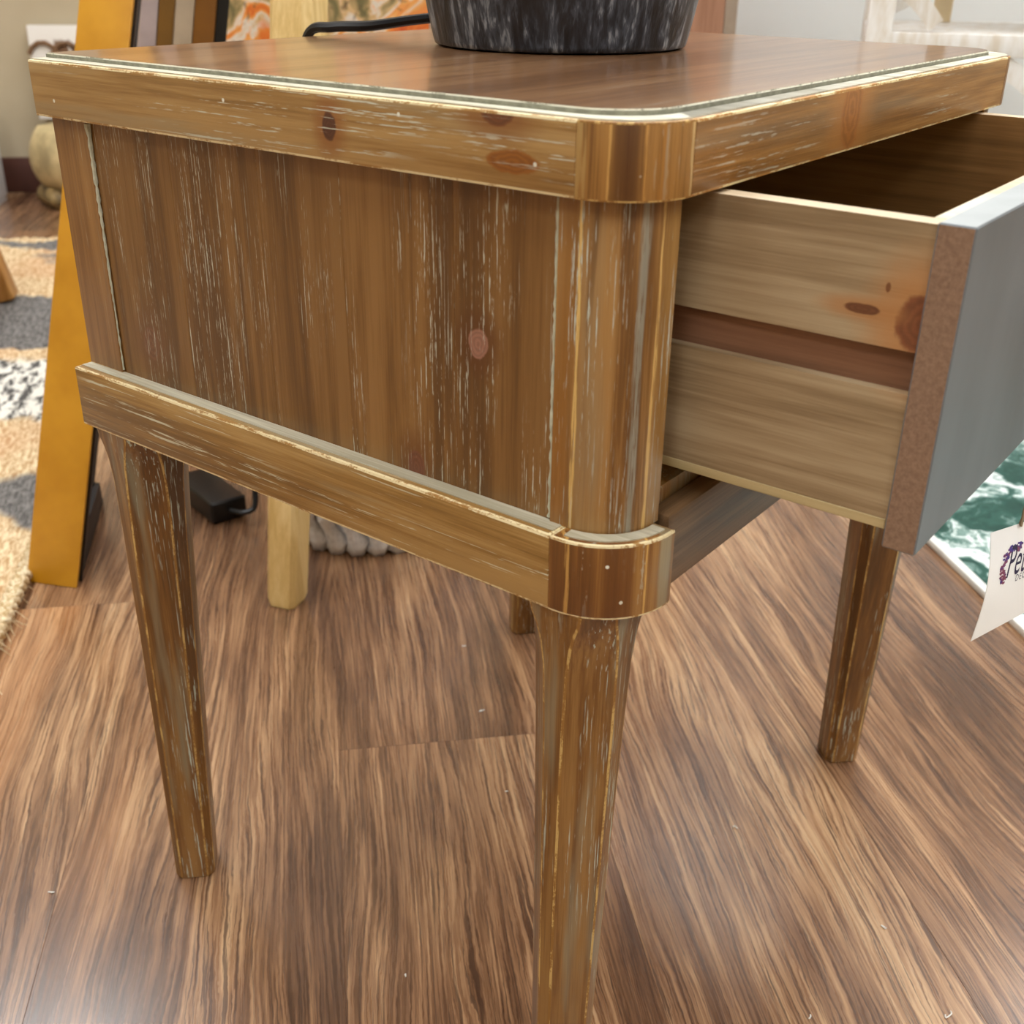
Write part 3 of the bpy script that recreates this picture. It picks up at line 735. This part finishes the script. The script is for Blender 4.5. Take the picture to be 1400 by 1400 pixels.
# pale wooden stand
M_pale = table_wood('pale_pine', 2, (206, 172, 106), (220, 188, 124), (232, 204, 144), 0, seed=41, rough=.5, coat=.1)
pb = Vector((.333, .6200, 0)); ptp = Vector((.4660, .6820, .597)); pd = ptp-pb
sd_ = tag(empty('wooden_stand', pb), 'pale wooden stand with a slanted tapering leg behind the side table', 'stand')
def pale_leg(o, d, w0, w1, rot):
    b = bmesh.new(); rings = []
    for k, t in enumerate((0, .012, .5, 1, 1.45)):
        w_ = (w0+(w1-w0)*t)/2*(.88 if k == 0 else 1); c_ = w_*.3
        pts = [(w_, -w_+c_), (w_, w_-c_), (w_-c_, w_), (-w_+c_, w_), (-w_, w_-c_), (-w_, -w_+c_), (-w_+c_, -w_), (w_-c_, -w_)]
        rings.append([o+d*t+Vector((0, 0, .0006))+Vector((x*math.cos(rot)-y*math.sin(rot), x*math.sin(rot)+y*math.cos(rot), 0)) for x, y in pts])
    loft(b, rings); return b
link('leg', pale_leg(Vector((0, 0, 0)), pd, .035, .046, .30), M_pale, sd_, ang=20)
rb_ = Vector((.40, .50, 0))
link('leg', pale_leg(rb_, Vector((pd.x-.05, pd.y-.12, pd.z)), .035, .046, .30), M_pale, sd_, ang=20)
A_ = pd*1.43+Vector((-.02, -.02, 0)); B_ = rb_+Vector((pd.x-.05, pd.y-.12, pd.z))*1.43
bm = bmesh.new(); beam(bm, A_+Vector((0, 0, .034)), B_+Vector((.03, .03, .034)), .03, .012); link('top_rail', bm, M_pale, sd_)

# by the back wall
pa = tag(empty('seat_pouf', AB(2.945, .768, 0), RZ), 'cream and gold fabric pouf on gold feet against the back wall', 'pouf')
bm = bmesh.new(); n_ = 40; rings = []
for k in range(15):
    t = k/14; rr = .148*(math.sin(math.pi*(.12+.76*t))**.22); rings.append([(rr*math.cos(2*math.pi*i/n_)*(1+.035*math.sin(10*2*math.pi*i/n_)), rr*math.sin(2*math.pi*i/n_)*(1+.035*math.sin(10*2*math.pi*i/n_)), .055+.15*t) for i in range(n_)])
loft(bm, rings); link('cushion', bm, plain('cream_gold_fabric', (214, 192, 142), .8, .18, 14), pa, ang=60)
bm = bmesh.new(); rings = []
for k in range(9):
    t = k/8; rr = .118+.02*math.sin(math.pi*t); rings.append([(rr*math.cos(2*math.pi*i/n_)*(1+.09*math.sin(8*2*math.pi*i/n_+t*2)), rr*math.sin(2*math.pi*i/n_)*(1+.09*math.sin(8*2*math.pi*i/n_+t*2)), .0006+.056*t) for i in range(n_)])
loft(bm, rings); link('carved_base', bm, plain('aged_gilt', (150, 124, 78), .5, .25, 40), pa, ang=60)
n = N('script_print'); v = n.obj(); X_ = n.sep(v)
q = n.noise(n.vm('MULTIPLY', v, (1, 10, 8)), 1, 2, .5, 1.6)
M_scr = n.fin(n.mix(n.ma('MULTIPLY', n.step(q, .56, .60), n.ma('MULTIPLY', n.step(X_[2], .09, .11), n.step(X_[2], .195, .21, 1, 0))), srgb(226, 220, 212), srgb(118, 84, 56)), .6)
wc = tag(empty('canvas_sign', AB(3.07, .735, .2075), RZ), 'white canvas with brown flourishes resting on the pouf by the wall', 'sign')
link('face', bev(obox(Vector((0, -.17, 0)), Vector((.004, 0, 0)), Vector((0, .34, 0)), Vector((.02, 0, .24))), .001), M_scr, wc)
link('stretcher', bev(obox(Vector((.0042, -.17, 0)), Vector((.018, 0, 0)), Vector((0, .34, 0)), Vector((.02, 0, .24))), .001), plain('canvas_white', (224, 220, 212), .8), wc)
bm = bmesh.new()
fl_ = [(-.003, .150-.006*i+.03*math.sin(i*.62)*0+.022*math.cos(i*.62), .168+.030*math.sin(i*.62)) for i in range(46)]
tube(bm, [(x+.02*z/.24-.001, y, z) for x, y, z in fl_], .0065, 6); link('flourish', bm, plain('brown_script', (120, 88, 60), .6), wc)
wb = tag(empty('white_box', AB(2.93, 1.118, 0), RZ), 'white painted wooden box at the left edge by the back wall', 'box')
M_wb = plain('white_paint', (232, 230, 232), .5, .03)
link('body', boxbm(-.09, .09, -.105, .105, .012, .235, .004), M_wb, wb)
link('plinth', boxbm(-.086, .086, -.101, .101, .0006, .0118), M_wb, wb)
link('lid', boxbm(-.095, .095, -.11, .11, .2353, .252, .003), M_wb, wb)
# wooden stool at the left edge
M_st = table_wood('honey_wood', 2, (168, 112, 46), (190, 132, 62), (206, 152, 84), 0, seed=51, rough=.45, coat=.2)
so = tag(empty('wooden_stool', AB(1.78, .918, .0135), RZ), 'honey coloured wooden stool standing on the jute rug at the left edge', 'stool')
for sa, sb in ((-1, -1), (-1, 1), (1, -1), (1, 1)):
    b = bmesh.new(); beam(b, (sa*.13, sb*.155, .0005), (sa*.115, sb*.085, .30), .022, .024, (1, 0, 0), .027, .03)
    bmesh.ops.recalc_face_normals(b, faces=b.faces); bevel(b, .004); link('leg', b, M_st, so)
link('seat', boxbm(-.16, .16, -.13, .13, .301, .335, .008), M_st, so)

# ------------------------------------------------------------------ background, right
M_red = table_wood('reddish_wood', 2, (150, 106, 82), (170, 124, 98), (186, 140, 114), 0, seed=61, rough=.45, coat=.1)
cab = tag(empty('brown_cabinet', (1.20, .775, 0), math.atan2(-.80, .60)), 'reddish brown wooden cabinet standing behind the lamp base', 'cabinet')
link('body', boxbm(-.16, .175, .02, .26, .05, 1.32, .003), M_red, cab)
link('plinth', boxbm(-.15, .165, .03, .25, .0006, .0498), M_red, cab)
link('top', boxbm(-.17, .185, .0, .27, 1.3202, 1.345, .003), M_red, cab)
for x0, x1 in ((-.155, -.004), (.0, .155)):
    d_ = link('door', boxbm(x0, x1, .004, .0198, .06, 1.31, .002), M_red, cab)
    kx = x1-.02 if x0 < -.1 else x0+.02
    bm = bmesh.new(); lathe(bm, [(.0005, 0), (.006, 0), (.005, .008), (.010, .014), (.008, .02), (.0005, .021)], 16, (kx, 0, 0)); 
    bmesh.ops.rotate(bm, verts=bm.verts, matrix=Matrix.Rotation(math.pi/2, 3, 'X')); bmesh.ops.translate(bm, verts=bm.verts, vec=(0, .004, .75)); link('knob', bm, M_dk, d_)
link('edge_strip', boxbm(.1555, .1745, .006, .0198, .06, 1.31, .001), plain('greige_edge', (176, 158, 140), .5), cab)
M_wh = plain('cabinet_white', (236, 238, 237), .38, .02, 4)
wcab = tag(empty('white_cabinet', (1.98, .50, 0), math.atan2(-.80, .60)), 'tall white cabinet with plain doors at the back right', 'cabinet')
link('body', boxbm(-.55, .95, .02, .45, .08, 2.05, .003), M_wh, wcab)
link('plinth', boxbm(-.54, .94, .04, .44, .0006, .0798), M_wh, wcab)
for k in range(3):
    x0 = -.545+.5*k; link('door', boxbm(x0, x0+.49, .002, .0198, .09, 2.04, .003), M_wh, wcab)
# whitewashed table with crossed side braces
n = N('whitewashed_wood'); v = n.obj()
q = n.noise(n.vm('MULTIPLY', v, (60, 60, 14)), 1, 4, .6)
M_ww = n.fin(n.mix(n.step(q, .3, .62), srgb(224, 214, 198), srgb(246, 245, 242)), .6)
q0 = Vector((1.118, .345, .0092)); ws = tag(empty('whitewashed_table', q0, math.atan2(-.925, .380)), 'whitewashed wooden console with crossed braces at the right edge', 'table')
LX, LY, ZS, ZT_ = .44, .30, .541, .79
for x in (0, LX):
    for y in (0, LY): link('leg', boxbm(x-.0155, x+.0155, y-.0155, y+.0155, .0006, ZT_, .003), M_ww, ws)
link('shelf', boxbm(-.014, LX+.014, -.012, LY+.012, ZS-.0175, ZS+.0085, .003), M_ww, ws)
link('upright', boxbm(.078, .102, LY-.05, LY-.026, ZS+.0087, ZT_, .002), plain('bare_pine_post', (222, 200, 160), .6), ws)
link('top', boxbm(-.04, LX+.04, -.04, LY+.04, ZT_+.0003, ZT_+.025, .004), M_ww, ws)
def brace(pts, wa=.010, wb=.012):
    b = bmesh.new(); sp_ = spline(pts, 6); rings = []
    for i, p in enumerate(sp_):
        d = (sp_[min(i+1, len(sp_)-1)]-sp_[max(i-1, 0)]).normalized(); y = Vector((0, 1, 0)); s = d.cross(y).normalized()
        rings.append([p+s*wb+y*wa, p-s*wb+y*wa, p-s*wb-y*wa, p+s*wb-y*wa])
    loft(b, rings); return b
link('brace', brace([(.018, 0, .60), (.035, 0, .589), (.052, 0, .574), (.066, 0, .5575)], .008, .010), M_ww, ws)
link('brace', brace([(.02, LY-.02, .79), (LX/2, LY-.02, .675), (LX-.02, LY-.02, .57)], .009, .014), M_ww, ws)
link('brace', brace([(.02, LY+.002, .57), (LX/2, LY+.002, .675), (LX-.02, LY+.002, .79)], .009, .014), M_ww, ws)
link('brace', brace([(.13, 0, .79), (.20, 0, .66), (.30, 0, .5575)], .008, .012), M_ww, ws)
link('brace', brace([(.12, 0, .53), (.19, 0, .49), (.235, 0, .43), (LX-.02, 0, .30)], .008, .012), M_ww, ws)
